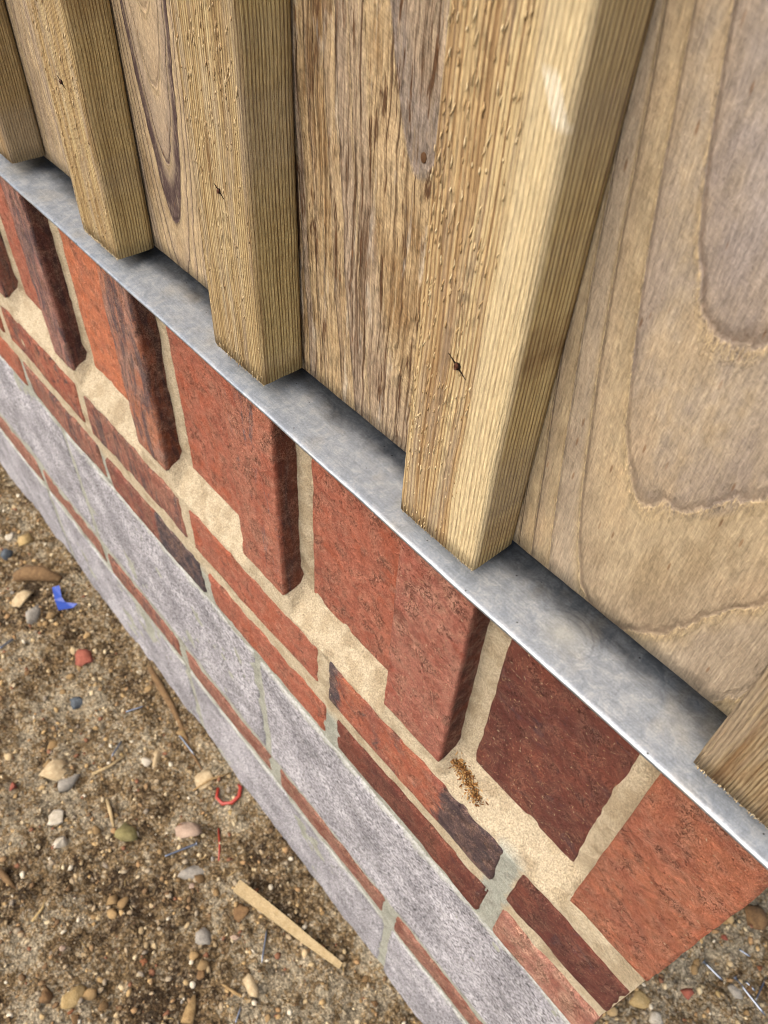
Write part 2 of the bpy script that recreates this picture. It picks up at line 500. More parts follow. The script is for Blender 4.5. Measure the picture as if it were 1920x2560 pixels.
# mortar: one swept sheet whose section differs under the proud and the set back bricks
def mortar_sheet():
    xs = np.concatenate([np.arange(XL, -0.85, 0.006), np.arange(-0.85, -0.0008, 0.0024), [-0.0008]])
    ca = np.array([(102, 206), (22.5, 206), (22.5, 60), (22.3, 8), (21, -1), (15, -12), (7, -25), (2.2, -31.5), (2.0, -35), (2.4, -40), (2.4, -420), (2.4, -760), (102, -760)], float)
    cb = np.array([(102, 206), (22.5, 206), (22.5, 60), (22.3, 8), (17, 0), (8, -3), (4.0, -6), (2.6, -24), (2.0, -33), (2.4, -40), (2.4, -420), (2.4, -760), (102, -760)], float)
    sub = [3, 40, 16, 6, 7, 9, 5, 3, 3, 95, 60, 3]
    A, B = [ca[0]], [cb[0]]
    for i, k in enumerate(sub):
        for t in np.linspace(0, 1, k + 1)[1:]:
            A.append(ca[i] * (1 - t) + ca[i + 1] * t); B.append(cb[i] * (1 - t) + cb[i + 1] * t)
    A, B = np.array(A), np.array(B)
    wgt = np.zeros(len(xs))
    joint = np.zeros(len(xs))
    for p0, p1 in PR:
        d = np.maximum(np.maximum(p0 + 0.002 - xs, xs - p1 + 0.001), 0)
        wgt = np.maximum(wgt, np.clip(1 - d / 0.010, 0, 1))
        dd = np.maximum(np.maximum(p0 - xs, xs - p1), 0)
        joint = np.maximum(joint, np.clip(1 - np.maximum(dd - 0.0135, 0) / 0.004, 0, 1))
    wgt = wgt * wgt * (3 - 2 * wgt)
    P = A[None] * (1 - wgt[:, None, None]) + B[None] * wgt[:, None, None]
    yy, zc = P[..., 0] * mm, P[..., 1] * mm
    up = np.clip((zc - 0.0) / 0.02, 0, 1) * (yy < 0.03)
    yy = yy - up * joint[:, None] * 0.0032
    xx = np.repeat(xs[:, None], A.shape[0], 1)
    V = np.stack([xx.ravel(), yy.ravel(), zc.ravel()], 1)
    vis = (V[:, 1] < 0.05)
    lumps = fbm(V * 45, 61, 3) * 0.0017 + fbm(V * 140, 71, 2) * 0.0006
    V[:, 1] -= lumps * vis * 1.0
    V[:, 2] += fbm(V * 50 + 9, 81, 3) * 0.0016 * vis
    ns = A.shape[0]
    a = (np.arange(len(xs) - 1)[:, None] * ns + np.arange(ns - 1)[None, :]).ravel()
    return mesh_obj('mortar', V, np.stack([a, a + 1, a + ns + 1, a + ns], 1), M_MORTAR, wall)
mortar_sheet()

# the return of the wall round the corner (runs back from the right end)
YB = 1.6
def return_wall():
    k = 0
    z_rows = [(-96, -34, MB_RED), (-173, -119, MB_ROSE), (-473, -416, MB_RED)]
    for z0, z1, mt in z_rows:
        y = 112.0
        while y < YB * 1000:
            part_box('brick', -102, -0.6, y, y + 213, z0, z1, [mt, MB_PATCH, MB_MAROON][k % 3], res=0.008, seed=500 + k, r=0.003)
            y += 225; k += 1
    for z0, z1 in ((-407, -182), (-760, -484)):
        y = 112.0
        while y < YB * 1000:
            part_box('concrete_block', -102, -1.6, y, y + 438, z0, z1, M_BLOCK, res=0.012, seed=540 + k, r=0.003)
            y += 450; k += 1
    y, proud = 117.0, False
    while y < YB * 1000:
        wd = 62 if proud else 102
        part_box('brick', -102, 0 if proud else -20, y, y + wd, -4, 206, [MB_RED, MB_ORANGE, MB_ROSE][k % 3], res=0.008, seed=580 + k, r=0.003)
        y += wd + 14; proud = not proud; k += 1
    V, F = box_grid((-0.1, 0.103, -0.76), (-0.0235, YB, 0.206), 0.05)
    mesh_obj('mortar', V, F, M_MORTAR, wall)
    V, F = box_grid((-0.0235, 0.103, -0.76), (-0.0032, YB, -0.033), 0.03)
    mesh_obj('mortar', V, F, M_MORTAR, wall)
return_wall()

# ------------------------------------------------------------------ metal flashing
def zinc_mat():
    # paler and rougher towards the lip, darker and more metallic towards the boards
    M = Mat('galvanised_steel', 0.4, 0.5)
    v = M.coord(1000)
    x, y, z = M.sep(v)
    n1 = M.noise(v, 0.022, 5, 0.65, 0.8)
    n2 = M.noise(v, 0.13, 5, 0.72, 0.6)
    n3 = M.noise(v, 0.9, 2, 0.7)
    scr = M.noise(M.vm('MULTIPLY', v, (0.05, 0.8, 0.8)), 1.0, 4, 0.75, 0.6)
    band_y = M.add(M.add(y, M.mul(M.sub(n1, 0.5), 26.0)), M.mul(M.sub(n2, 0.5), 9.0))
    outer_mask = M.mr(band_y, 26.0, 9.0, 0.0, 1.0, True)
    pale = M.ramp(n2, [(0.36, C('#929aa2')), (0.5, C('#a2a9af')), (0.64, C('#b4b8ba'))])
    bare = M.ramp(n2, [(0.36, C('#6c7581')), (0.5, C('#808994')), (0.66, C('#98a0a8'))])  # darker blue-grey tone on the board side
    col = M.mix(outer_mask, bare, pale)
    col = M.mix(M.mul(M.mr(M.noise(v, 0.03, 3), 0.55, 0.68), 0.3), col, C('#b3a88c'))
    col = M.gain(col, M.mr(n3, 0.36, 0.64, 0.9, 1.1))
    col = M.gain(col, M.mr(scr, 0.36, 0.64, 0.88, 1.1))
    dots = M.mul(M.mr(M.voro(v, 0.14), 0.05, 0.085, 1.0, 0.0), M.mr(M.noise(v, 0.1, 1), 0.48, 0.5))
    col = M.mix(M.mul(dots, 0.85), col, C('#2f2a24'))
    # a wiped round scuff with a dusty middle, left on the metal right of the pale batten
    qx, qy = M.add(x, 135.0), M.sub(y, 8.0)
    qr = M.math('SQRT', M.add(M.mul(qx, qx), M.mul(M.mul(qy, qy), 1.6)))
    qr = M.add(qr, M.mul(M.sub(n1, 0.5), 10.0))
    arcs = M.mul(M.mr(M.math('SINE', M.add(M.mul(qr, 1.5), M.mul(n2, 4.0))), 0.1, 0.9), M.mul(M.mr(qr, 9.0, 13.0), M.mr(qr, 25.0, 18.0)))
    arcs = M.mul(arcs, M.mul(M.mr(n1, 0.42, 0.58), M.mr(M.add(qx, qy), -14.0, 10.0)))
    col = M.mix(M.mul(arcs, 0.42), col, C('#5b636e'))
    col = M.mix(M.mul(M.mr(qr, 16.0, 4.0), 0.35), col, C('#c2bda6'))
    lip = M.mr(y, -8.5, -10.5)
    M.put(M.b.inputs['Metallic'], M.math('MAXIMUM', M.mr(outer_mask, 0, 1, 0.9, 0.5), M.mul(lip, 0.85)))
    r = M.add(M.mr(outer_mask, 0, 1, 0.33, 0.46), M.mul(M.sub(scr, 0.5), 0.25))
    h = M.add(M.mul(scr, 0.4), M.mul(n3, 0.2))
    return M.out(col, M.bump(h, 0.0003, 0.4), r)
M_ZINC = zinc_mat()

def flashing():
    prof = [(75, 223.2), (60, 221.6), (40, 219.3), (24, 217.6), (8, 215.7), (-4, 214.3), (-9, 213.7), (-10.7, 213.3), (-11.4, 212.7), (-11.6, 211.9), (-11.3, 211.2), (-10.5, 210.8), (-9.4, 210.9), (-8.4, 211.3), (-7, 211.8), (8, 213.2), (40, 216.9), (75, 221.0)]
    prof = np.array(prof) * mm
    xs = np.concatenate([np.arange(XL, 0.0, 0.012), [0.0, 0.0113]])
    V = []
    for xv in xs:
        p = np.array([[xv, 0, 0]])
        wv = 0.0006 * math.sin(xv * 9.0) + 0.0005 * float(vnoise(p * 14, 4)[0])
        for y_, z_ in prof:
            V.append((xv, y_ + 0.0004 * float(vnoise(p * 22, 8)[0]), z_ + wv * (0.3 if y_ < 0 else 1.0)))
    n = len(prof)
    F = []
    for i in range(len(xs) - 1):
        for j in range(n):
            F.append((i * n + j, i * n + (j + 1) % n, (i + 1) * n + (j + 1) % n, (i + 1) * n + j))
    f = mesh_obj('metal_flashing', V, F, M_ZINC)
    tag(f, 'galvanised metal flashing strip with folded lip between timber cladding and brickwork', 'flashing')
    # strip round the corner
    V = []
    ys = np.arange(0.078, YB, 0.05)
    for yv in ys:
        for y_, z_ in prof:
            V.append((-y_ - 0.0005, yv, z_ - 0.0012))
    F = []
    for i in range(len(ys) - 1):
        for j in range(n):
            F.append((i * n + j, (i + 1) * n + j, (i + 1) * n + (j + 1) % n, i * n + (j + 1) % n))
    g = mesh_obj('return_strip', V, F, M_ZINC, f)
flashing()

# ------------------------------------------------------------------ timber cladding
DS = 0.10
def batten_mat(name, pale, midc, dark, seed, flake=1.0, flake_x=(-40, 40), stripe=None, tilt=0.9, streak=1.0, stain=0.35, side='#b0945a', period=1.7, mark=None):
    M = Mat(name, 0.85, 0.2)
    v = M.coord(1000)
    x, y, z = M.sep(v)
    lx = x
    x = M.add(x, seed * 37.0)
    slow = M.noise(M.comb(M.mul(x, 0.02), 0.0, M.mul(z, 0.006)), 1.0, 2)
    jit = M.noise(M.comb(M.mul(x, 0.25), M.mul(y, 0.25), M.mul(z, 0.07)), 1.0, 2, 0.6)
    u = M.add(M.add(x, M.mul(y, tilt)), M.mul(M.sub(slow, 0.5), 8.0))
    u = M.add(u, M.mul(M.sub(jit, 0.5), 0.5))
    s0 = M.noise(M.comb(M.mul(u, 0.08), seed * 1.0, M.mul(z, 0.003)), 1.0, 3, 0.6)
    s1 = M.noise(M.comb(M.mul(u, 0.40), seed * 3.0, M.mul(z, 0.007)), 1.0, 3, 0.65)
    s2 = M.noise(M.comb(M.mul(u, 1.3), seed * 5.0, M.mul(z, 0.06)), 1.0, 3, 0.75)
    fib = M.noise(M.comb(M.mul(u, 1.3), seed * 2.0, M.mul(z, 0.13)), 1.0, 3, 0.7)
    ring = M.math('SINE', M.add(M.mul(u, 2 * math.pi / period), M.add(M.mul(s0, 9.0), M.mul(s1, 3.0))))
    ring = M.mr(ring, -0.95, 0.1, 0.0, 1.0, True)
    f = M.add(M.mul(s0, 0.5), M.mul(s1, 0.5))
    col = M.ramp(f, [(0.36, C(dark)), (0.46, C(midc)), (0.60, C(pale))])
    front = M.mr(y, 4.0, 2.0)
    col = M.mix(M.mul(M.sub(1.0, front), 0.55), col, C(side))  # side face tint, lightened to paint in light from the right
    ringa = M.mul(M.sub(1.0, ring), M.mr(s1, 0.38, 0.6, 0.95, 0.55))
    col = M.mix(ringa, col, C(dark))
    st = M.mr(M.noise(M.comb(M.mul(x, 0.08), 0.0, M.mul(z, 0.014)), 1.0, 4, 0.65, 0.5), 0.54, 0.68)
    col = M.mix(M.mul(st, stain), col, C('#7d5730'))
    gy_ = M.mr(M.noise(M.comb(M.mul(x, 0.12), 3.0, M.mul(z, 0.011)), 1.0, 4, 0.6), 0.48, 0.62)
    col = M.mix(M.mul(gy_, 0.45), col, C('#a69680'))
    if stripe:
        sx = M.mul(M.mr(M.add(lx, M.mul(M.sub(slow, 0.5), 10.0)), stripe[0], stripe[1], 0, 1, True), front)
        col = M.mix(M.mul(sx, M.mr(ring, 0, 1, 0.45, 0.85)), col, C('#e6d09c'))
    if mark:
        mx = M.math('ABSOLUTE', M.add(M.sub(lx, mark[0]), M.mul(M.sub(z, mark[1]), 0.55)))
        mz = M.math('ABSOLUTE', M.sub(z, mark[1]))
        mk = M.mul(M.mul(M.mr(mx, 4.2, 2.6), M.mr(mz, 9.0, 6.0)), M.mul(front, M.mr(ring, 0, 1, 0.45, 0.9)))
        col = M.mix(mk, col, C('#f1e6c8'))
    fl = M.voro(M.comb(M.mul(u, 0.55), M.mul(y, 0.2), M.add(M.mul(z, 0.10), M.mul(u, 0.12))), 1.0)
    flh = M.mr(fl, 0.02, 0.55, 1.0, 0.0)
    fm = M.mul(M.mr(M.noise(M.comb(M.mul(x, 0.06), 9.0, M.mul(z, 0.014)), 1.0, 3), 0.42, 0.56), M.mr(lx, flake_x[0], flake_x[1], 1.0, 0.12, True))
    flk = M.mul(flh, M.mul(fm, flake))
    col = M.mix(M.mul(flk, 0.35), col, C('#dcbf90'))
    col = M.gain(col, M.mr(fib, 0.36, 0.64, 0.84, 1.15))
    col = M.gain(col, M.mr(s2, 0.36, 0.64, 0.86, 1.14))
    h = M.add(M.add(M.mul(ring, 0.28), M.mul(s2, 0.9)), M.add(M.mul(flk, 2.2), M.mul(fib, 0.8)))
    return M.out(col, M.bump(h, 0.0013, 1.0))

def board_mat(name, seed, ax, z0, a, p, per, pal, dark, tan2, fill=0.0, fill_col='#6b5348', grey=0.35, lines=1.0, stain=0.0, straight=0.0, ridge=0.6, saw=0.5, wobble=16.0, speck=1.0, rs=1.0, band='#9d8f84', inner=0.0):
    M = Mat(name, 0.85, 0.2)
    v = M.coord(1000)
    x, y, z = M.sep(v)
    sv = seed * 53.0
    wob = M.noise(M.comb(M.add(M.mul(x, 0.02), sv), 0.0, M.mul(z, 0.010)), 1.0, 3, 0.55)
    wob2 = M.noise(M.comb(M.add(M.mul(x, 0.12), sv), 4.0, M.mul(z, 0.06)), 1.0, 4, 0.65)
    dx = M.add(M.sub(x, ax), M.mul(M.sub(wob, 0.5), wobble))
    dx = M.add(dx, M.mul(M.sub(wob2, 0.5), 2.0))
    dx = M.add(M.math('MINIMUM', dx, 0.0), M.mul(M.math('MAXIMUM', dx, 0.0), rs))
    adx = M.math('ABSOLUTE', dx)
    par = M.mul(M.math('POWER', adx, p), a)
    f = M.sub(par, M.sub(z, z0))
    ph = M.add(M.math('DIVIDE', f, per), M.add(M.mul(M.sub(wob2, 0.5), 0.2), M.sub(M.mul(wob, 0.5), 0.25)))
    fr = M.math('FRACT', ph)
    cell = M.math('FLOOR', ph)
    wn = M.n('ShaderNodeTexWhiteNoise', noise_dimensions='1D')
    M.put(wn.inputs['W'], M.add(cell, sv))
    rv = wn.outputs['Value']
    wn2 = M.n('ShaderNodeTexWhiteNoise', noise_dimensions='1D')
    M.put(wn2.inputs['W'], M.add(cell, sv + 77.3))
    rv2 = wn2.outputs['Value']
    fibre = M.noise(M.comb(M.add(M.mul(x, 0.8), sv), 0.0, M.mul(z, 0.06)), 1.0, 4, 0.75)
    fuzz = M.noise(M.comb(M.add(M.mul(x, 0.75), sv), 2.0, M.mul(z, 0.22)), 1.0, 4, 0.75)
    big = M.noise(M.comb(M.add(M.mul(x, 0.03), sv), 7.0, M.mul(z, 0.014)), 1.0, 4, 0.65)
    base = M.ramp(big, [(0.38, C(tan2)), (0.5, C(pal)), (0.64, C('#c6ab80'))])
    soft = M.mr(fr, 0.0, 0.25, 0.35, 1.0, True)
    base = M.mix(M.mul(M.mul(M.mr(rv, 0.3, 0.8), soft), grey), base, C(band))
    if inner > 0:                     # the heart of the tongue weathers greyer
        inn = M.add(M.mul(M.mr(f, 2.0, -6.0), M.mr(big, 0.42, 0.56, 0.75, 0.3)), M.mul(M.mr(f, -per + 2, -per - 5), 0.35))
        base = M.mix(M.mul(inn, inner), base, C(band))
    late = M.mr(fr, 0.3, 0.95, 0.0, 1.0, True)
    base = M.mix(M.mul(late, M.mul(rv2, 0.5 * lines)), base, C('#93806f'))
    ln = M.mul(M.mr(fr, 0.87, 0.94, 0.0, 1.0, True), M.mr(fr, 0.945, 0.975, 1.0, 0.0))
    base = M.mix(M.mul(M.mul(ln, lines), M.mul(M.mr(fibre, 0.35, 0.6, 0.25, 0.9), M.mr(rv2, 0.2, 0.9, 0.1, 1.0))), base, C(dark))
    rid = M.add(M.mr(fr, 0.0, 0.07, 1.0, 0.0), M.mr(fr, 0.965, 0.985, 0.0, 1.0))
    base = M.mix(M.mul(M.mul(rid, ridge), M.mr(fuzz, 0.38, 0.58)), base, C('#d8bd8e'))
    if straight > 0:
        q1 = M.noise(M.comb(M.add(M.mul(dx, 0.42), sv), 0.0, M.mul(z, 0.006)), 1.0, 3, 0.7)
        base = M.mix(M.mul(M.mr(q1, 0.5, 0.36), straight), base, C(dark))
        base = M.mix(M.mul(M.mr(q1, 0.54, 0.66), straight * 0.8), base, C('#cfb58a'))
        vf = M.voro(M.comb(M.mul(dx, 0.45), 0.0, M.add(M.mul(z, 0.09), M.mul(dx, 0.1))), 1.0)
        flk = M.mul(M.mr(vf, 0.02, 0.5, 1.0, 0.0), straight)
    if fill > 0:
        inside = M.mul(M.mr(f, 0.0, -3.0), M.mr(f, -44.0, -26.0))
        edge = M.mul(inside, M.mr(M.add(fibre, M.mul(wob2, 0.5)), 0.58, 0.74))
        base = M.mix(M.mul(edge, fill), base, C(fill_col))
    if stain > 0:
        sn = M.noise(M.comb(M.add(M.mul(x, 0.13), sv), 1.0, M.mul(z, 0.015)), 1.0, 4, 0.65, 0.4)
        st = M.mr(M.add(sn, M.mul(M.sub(fibre, 0.5), 0.35)), 0.57, 0.63)
        base = M.mix(M.mul(st, stain), base, C('#5a3c22'))
        wh = M.mr(M.noise(M.comb(M.add(M.mul(x, 0.1), sv), 11.0, M.mul(z, 0.02)), 1.0, 4, 0.65, 0.4), 0.58, 0.68)
        base = M.mix(M.mul(wh, 0.5), base, C('#d3c6b0'))
    da = M.mul(M.mr(M.voro(M.comb(M.mul(x, 0.22), 0.0, M.mul(z, 0.05)), 1.0), 0.08, 0.15, 1.0, 0.0), M.mr(M.noise(v, 0.02, 1), 0.46, 0.52))
    base = M.mix(M.mul(da, 0.65), base, C('#7a5330'))
    col = M.gain(base, M.mr(fuzz, 0.36, 0.64, 1 - 0.28 * speck, 1 + 0.24 * speck))
    col = M.gain(col, M.mr(fibre, 0.36, 0.64, 0.78, 1.18))
    mott = M.noise(M.comb(M.add(M.mul(x, 0.16), sv), 3.0, M.mul(z, 0.05)), 1.0, 4, 0.7)
    col = M.gain(col, M.mr(mott, 0.36, 0.64, 0.86, 1.12))
    cross = M.noise(M.comb(M.mul(x, 0.05), 5.0, M.add(M.mul(z, 1.0), M.mul(x, 0.35))), 1.0, 3, 0.7)
    col = M.gain(col, M.mr(cross, 0.36, 0.64, 1 - 0.16 * saw, 1 + 0.16 * saw))
    h = M.add(M.mul(fibre, 0.7), M.mul(fuzz, 0.9))
    h = M.add(h, M.sub(M.mul(rid, M.mul(fuzz, 0.9)), M.mul(ln, 0.4)))
    if straight > 0:
        h = M.add(h, M.mul(flk, 1.2))
    return M.out(col, M.bump(h, 0.0014, 1.0))

BZ = 0.2255
clad = empty('timber_cladding', (0, 0.03, BZ), 'rough sawn vertical timber cladding of wide boards with cover battens above flashing', 'cladding')
TOP = 1.7
def plank(name, x0, x1, y0, y1, z0, z1, mat, res, r, seed, warp=0.0006, amp=0.00025, fuzz=0.0):
    lo, hi = np.array((x0, y0, z0)), np.array((x1, y1, z1))
    V, F = box_grid(lo, hi, res)
    q = np.clip(V, lo + r, hi - r)
    d = V - q
    L = np.linalg.norm(d, axis=1)
    nz = L > 1e-9
    V2 = V.copy()
    V2[nz] = q[nz] + d[nz] / L[nz, None] * r
    st = V * np.array([130, 130, 22])
    V2 += np.stack([fbm(st, seed + k, 2) for k in range(3)], 1) * amp
    V2 += np.stack([vnoise(V * np.array([4, 4, 4]), seed + 9 + k) for k in range(3)], 1) * warp * np.array([1, 1, 0.3])
    org = np.array([(x0 + x1) / 2, y0, z0])
    o = mesh_obj(name, V2 - org, F, mat, None, org)
    o.parent = clad
    o.matrix_parent_inverse = Matrix.Translation(-Vector(clad.location))
    return o

BAT_W = 0.0560
BY0, BY1 = -0.0058, 0.0243
BAT_R = [0.002, -0.1860, -0.3690, -0.5550, -0.7380]
x = -0.738
while x > XL + 0.2:
    x -= 0.1855; BAT_R.append(x)
DS = 0.1
MBAT = {
    0: batten_mat('batten_wood_weathered', '#bfa97e', '#a38b62', '#6f5636', 1, 0.4, stain=0.6),
    1: batten_mat('batten_wood_pale', '#dfc68e', '#c2a06a', '#83613a', 2, 0.7, (-4, 12), stripe=(7, 12), side='#f0d68a', period=2.3, stain=0.5, mark=(21.0, 226.0)),
    2: batten_mat('batten_wood_olive', '#d2ba84', '#b0945f', '#775a34', 3, 0.7, (2, 30), side='#eed68c', period=1.9),
    3: batten_mat('batten_wood_honey', '#d8c086', '#ba9c65', '#82663c', 4, 0.4, stain=0.5, side='#dcc07a', period=2.0),
    4: batten_mat('batten_wood_brown', '#c9b07e', '#a88b5f', '#775e3a', 5, 0.4, side='#c6aa6a', period=2.0),
}
DS = 0.08
bl_lab = {0: 'corner batten with a brown stained lower end', 1: 'pale yellow edged batten with torn fibres and a nail hole', 2: 'brown batten with an olive right side and a nail hole',
          3: 'honey coloured batten with a small knot streak', 4: 'olive brown batten at the left edge'}
M_NAIL = Mat('rusty_nail', 0.6, 0.4).out(C('#5a3018', 0.7))
M_CRACK = Mat('dark_split', 0.95, 0.1).out(C('#1d130c', 0.8))
def split_and_nail(par, cx, cz, y, s, tilt):
    # a nail head sunk at a short diagonal split in the batten face
    pts = []
    L = 0.0052 * s
    prof = [(-1, 0.0), (-0.55, 0.025), (-0.26, 0.05), (-0.16, 0.24), (0.0, 0.36), (0.18, 0.26), (0.28, 0.05), (0.6, 0.02), (1, 0.0)]
    ca, sa = math.cos(tilt), math.sin(tilt)
    ring = [(u * L, w_ * L) for u, w_ in prof] + [(u * L, -w_ * L * 0.8) for u, w_ in prof[-2:0:-1]]
    V = []
    for u, w_ in ring:
        V.append((u * ca - w_ * sa, 0, u * sa + w_ * ca))
    n = len(V)
    V = V + [(a_, -0.00035, c_) for a_, b_, c_ in V]
    V.append((0, -0.0004, 0))
    F = [(i, (i + 1) % n, n + (i + 1) % n, n + i) for i in range(n)] + [(n + i, n + (i + 1) % n, 2 * n, 2 * n) for i in range(n)]
    me = bpy.data.meshes.new('split')
    me.from_pydata(V, [], [tuple(dict.fromkeys(f)) for f in F])
    me.materials.append(M_CRACK)
    for nm, mesh in (('split', me),):
        o = bpy.data.objects.new(nm, mesh); COL.objects.link(o)
        o.parent = par; o.location = (cx, y, cz)
    V, F = [], []
    k = 14
    rings = [(0.0, -0.0007), (0.55, -0.0009), (0.85, -0.0012), (1.0, -0.0006), (1.05, 0.0)]
    for rr, dy in rings[1:]:
        for i in range(k):
            t = 2 * math.pi * i / k
            rad = 0.00085 * s * rr * (1 + 0.15 * math.sin(3 * t + s))
            V.append((rad * math.cos(t) * 0.8, dy * s, rad * math.sin(t) * 1.5))
    V.append((0, -0.0006 * s, 0))
    for j in range(len(rings) - 2):
        for i in range(k):
            F.append((j * k + i, j * k + (i + 1) % k, (j + 1) * k + (i + 1) % k, (j + 1) * k + i))
    c = len(V) - 1
    F += [(i, c, (i + 1) % k) for i in range(k)]
    me = bpy.data.meshes.new('nail')
    me.from_pydata(V, [], F)
    me.materials.append(M_NAIL)
    o = bpy.data.objects.new('nail', me); COL.objects.link(o)
    o.parent = par; o.location = (cx, y, cz)

bats = []
for i, xr in enumerate(BAT_R):
    near = i < 5
    zt = TOP
    o = plank('batten', xr - BAT_W, xr, BY0, BY1, BZ + [0, -0.001, 0.002, 0.0, 0.003][i % 5], zt, MBAT[i if i < 5 else 1 + i % 4],
              (0.004, 0.004, 0.012) if near else (0.008, 0.008, 0.03), 0.0013, 700 + i)
    if i in bl_lab: o['label'] = bl_lab[i]
    bats.append(o)
for i, (nx, nzz, s) in {1: (-0.216, 0.337, 1.3), 2: (-0.398, 0.341, 1.0), 3: (-0.583, 0.340, 1.0)}.items():
    o = bats[i]
    split_and_nail(o, nx - (BAT_R[i] - BAT_W / 2), nzz - o.location.z, -0.0003, s, math.radians(-32))

MBOARD = {
    0: board_mat('board_wood_broad_tongue', 1, -10, 78, 0.060, 2.1, 84, '#bca781', '#6d5948', '#a7916b', grey=0.5, lines=0.8, ridge=0.8, wobble=7, speck=0.6, rs=0.5, band='#a3978d', inner=0.9),
    1: board_mat('board_wood_stained', 2, 27, 158, 0.10, 2.0, 110, '#bda276', '#593e26', '#9a7b50', grey=0.5, stain=0.95, lines=0.8, straight=0.9, saw=0.8, fill=0.75, fill_col='#93867a'),
    2: board_mat('board_wood_purple_tongue', 3, -26, 34, 0.16, 2.0, 44, '#bba47e', '#4d3a34', '#aa916b', fill=1.0, fill_col='#54423f', grey=0.4, lines=1.4, ridge=0.4, speck=0.7),
    3: board_mat('board_wood_plain', 4, 18, 120, 0.12, 2.1, 60, '#c1aa82', '#6b5141', '#ae966f', grey=0.45, straight=0.5),
}
bd_lab = {0: 'wide board with broad tongue shaped grain', 1: 'board with dark brown stains and a knot', 2: 'board with purple brown tongue grain'}
for i in range(len(BAT_R)):
    x1 = BAT_R[i] - BAT_W / 2 - 0.001
    x0 = (BAT_R[i + 1] - BAT_W / 2 + 0.001) if i + 1 < len(BAT_R) else XL
    near = i < 4
    o = plank('board', x0, x1, 0.0252, 0.044, BZ - 0.0006 * (i % 2), TOP, MBOARD[i if i < 3 else 3 if i % 2 else i % 3],
              (0.006, 0.006, 0.012) if near else (0.02, 0.01, 0.05), 0.001, 800 + i, warp=0.0004)
    if i in bd_lab: o['label'] = bd_lab[i]
# knot hole in the second board
M_KNOT = Mat('knot', 0.9, 0.1).out(C('#5a4029', 0.8))
kv, kf = box_grid((-0.0024, -0.0009, -0.003), (0.0024, 0.0009, 0.003), 0.0008)
kr = np.sqrt((kv[:, 0] / 0.0017) ** 2 + (kv[:, 2] / 0.0023) ** 2)
kv = kv / np.maximum(kr, 0.55)[:, None] * np.minimum(kr, 1)[:, None] if False else kv * np.where(kr > 1, 1 / np.maximum(kr, 1e-6), 1)[:, None] ** np.array([1, 0, 1])
kv[:, 1] += 0.0006 * np.clip(kr, 0, 1)
kn = mesh_obj('knot', kv, kf, M_KNOT, None, (-0.278, 0.0252, 0.3945))
kn.parent = clad
kn.matrix_parent_inverse = Matrix.Translation(-Vector(clad.location))
# cladding on the return
yv, k = 0.048, 0
while yv < YB:
    o = plank('board', -0.0455, -0.027, yv, yv + 0.18, BZ, TOP, MBOARD[3], (0.02, 0.03, 0.06), 0.001, 900 + k); k += 1
    yv += 0.1855
yv = 0.02
while yv < YB:
    o = plank('batten', -0.0262, 0.0035, yv + 0.03 * (yv < 0.03), yv + 0.056 + 0.03 * (yv < 0.03), BZ, TOP, MBAT[k % 4 + 1], (0.01, 0.01, 0.04), 0.0013, 930 + k); k += 1
    yv += 0.1855

# ------------------------------------------------------------------ things lying on the ground
def ico(sub):
    import bmesh
    bm = bmesh.new()
    bmesh.ops.create_icosphere(bm, subdivisions=sub, radius=1.0)
    V = np.array([v.co[:] for v in bm.verts]); F = np.array([[v.index for v in f.verts] for f in bm.faces])
    bm.free()
    return V, F
ICO1, ICO2, ICO3 = ico(1), ico(2), ico(3)

def rotm(ax_, ay_, az_):
    from mathutils import Euler
    return np.array(Euler((ax_, ay_, az_)).to_matrix())

def stone_mat(name, a, b, spk='#5d4c38', rough=0.9):
    M = Mat(name, rough, 0.3)
    v = M.coord(1000, rnd=True)
    n = M.noise(v, 0.12, 4, 0.65)
    col = M.ramp(n, [(0.35, C(a)), (0.65, C(b))])
    f = M.noise(v, 0.6, 3, 0.7)
    col = M.gain(col, M.mr(f, 0.3, 0.7, 0.75, 1.15))
    pit = M.mul(M.mr(M.voro(v, 0.35), 0.1, 0.25, 1.0, 0.0), M.mr(M.noise(v, 0.2, 1), 0.5, 0.58))
    col = M.mix(M.mul(pit, 0.6), col, C(spk))
    return M.out(col, M.bump(M.add(f, n), 0.0015, 0.8))
MS = {
    'buff': stone_mat('stone_buff', '#b39a70', '#cdb88f'),
    'white': stone_mat('stone_white', '#bfb49c', '#d6cbb4'),
    'slate': stone_mat('stone_slate', '#3f454b', '#626b72', '#2a2c2e'),
    'grey': stone_mat('stone_grey', '#8b8579', '#a9a294'),
    'olive': stone_mat('stone_olive', '#7d7444', '#978d5a'),
    'yellow': stone_mat('stone_yellow', '#a98d55', '#c4a972'),
    'red': stone_mat('brick_chip', '#8f4b38', '#a45d48'),
    'brown': stone_mat('stone_brown', '#6b4f30', '#8b6b43'),
    'rust': stone_mat('stone_rust', '#7a4326', '#93603a'),
    'pink': stone_mat('stone_pink', '#ab917a', '#c0a68e'),
}

def un(px, py, z=GZ):
    d = right * ((px - 960) / 1973.84) + down * ((py - 1280) / 1973.84) + fwd
    t = (z - CAM.z) / d.z
    return CAM + d * t

def pixmm(px, py):
    p = un(px, py)
    return (p - CAM).dot(fwd) / 1973.84

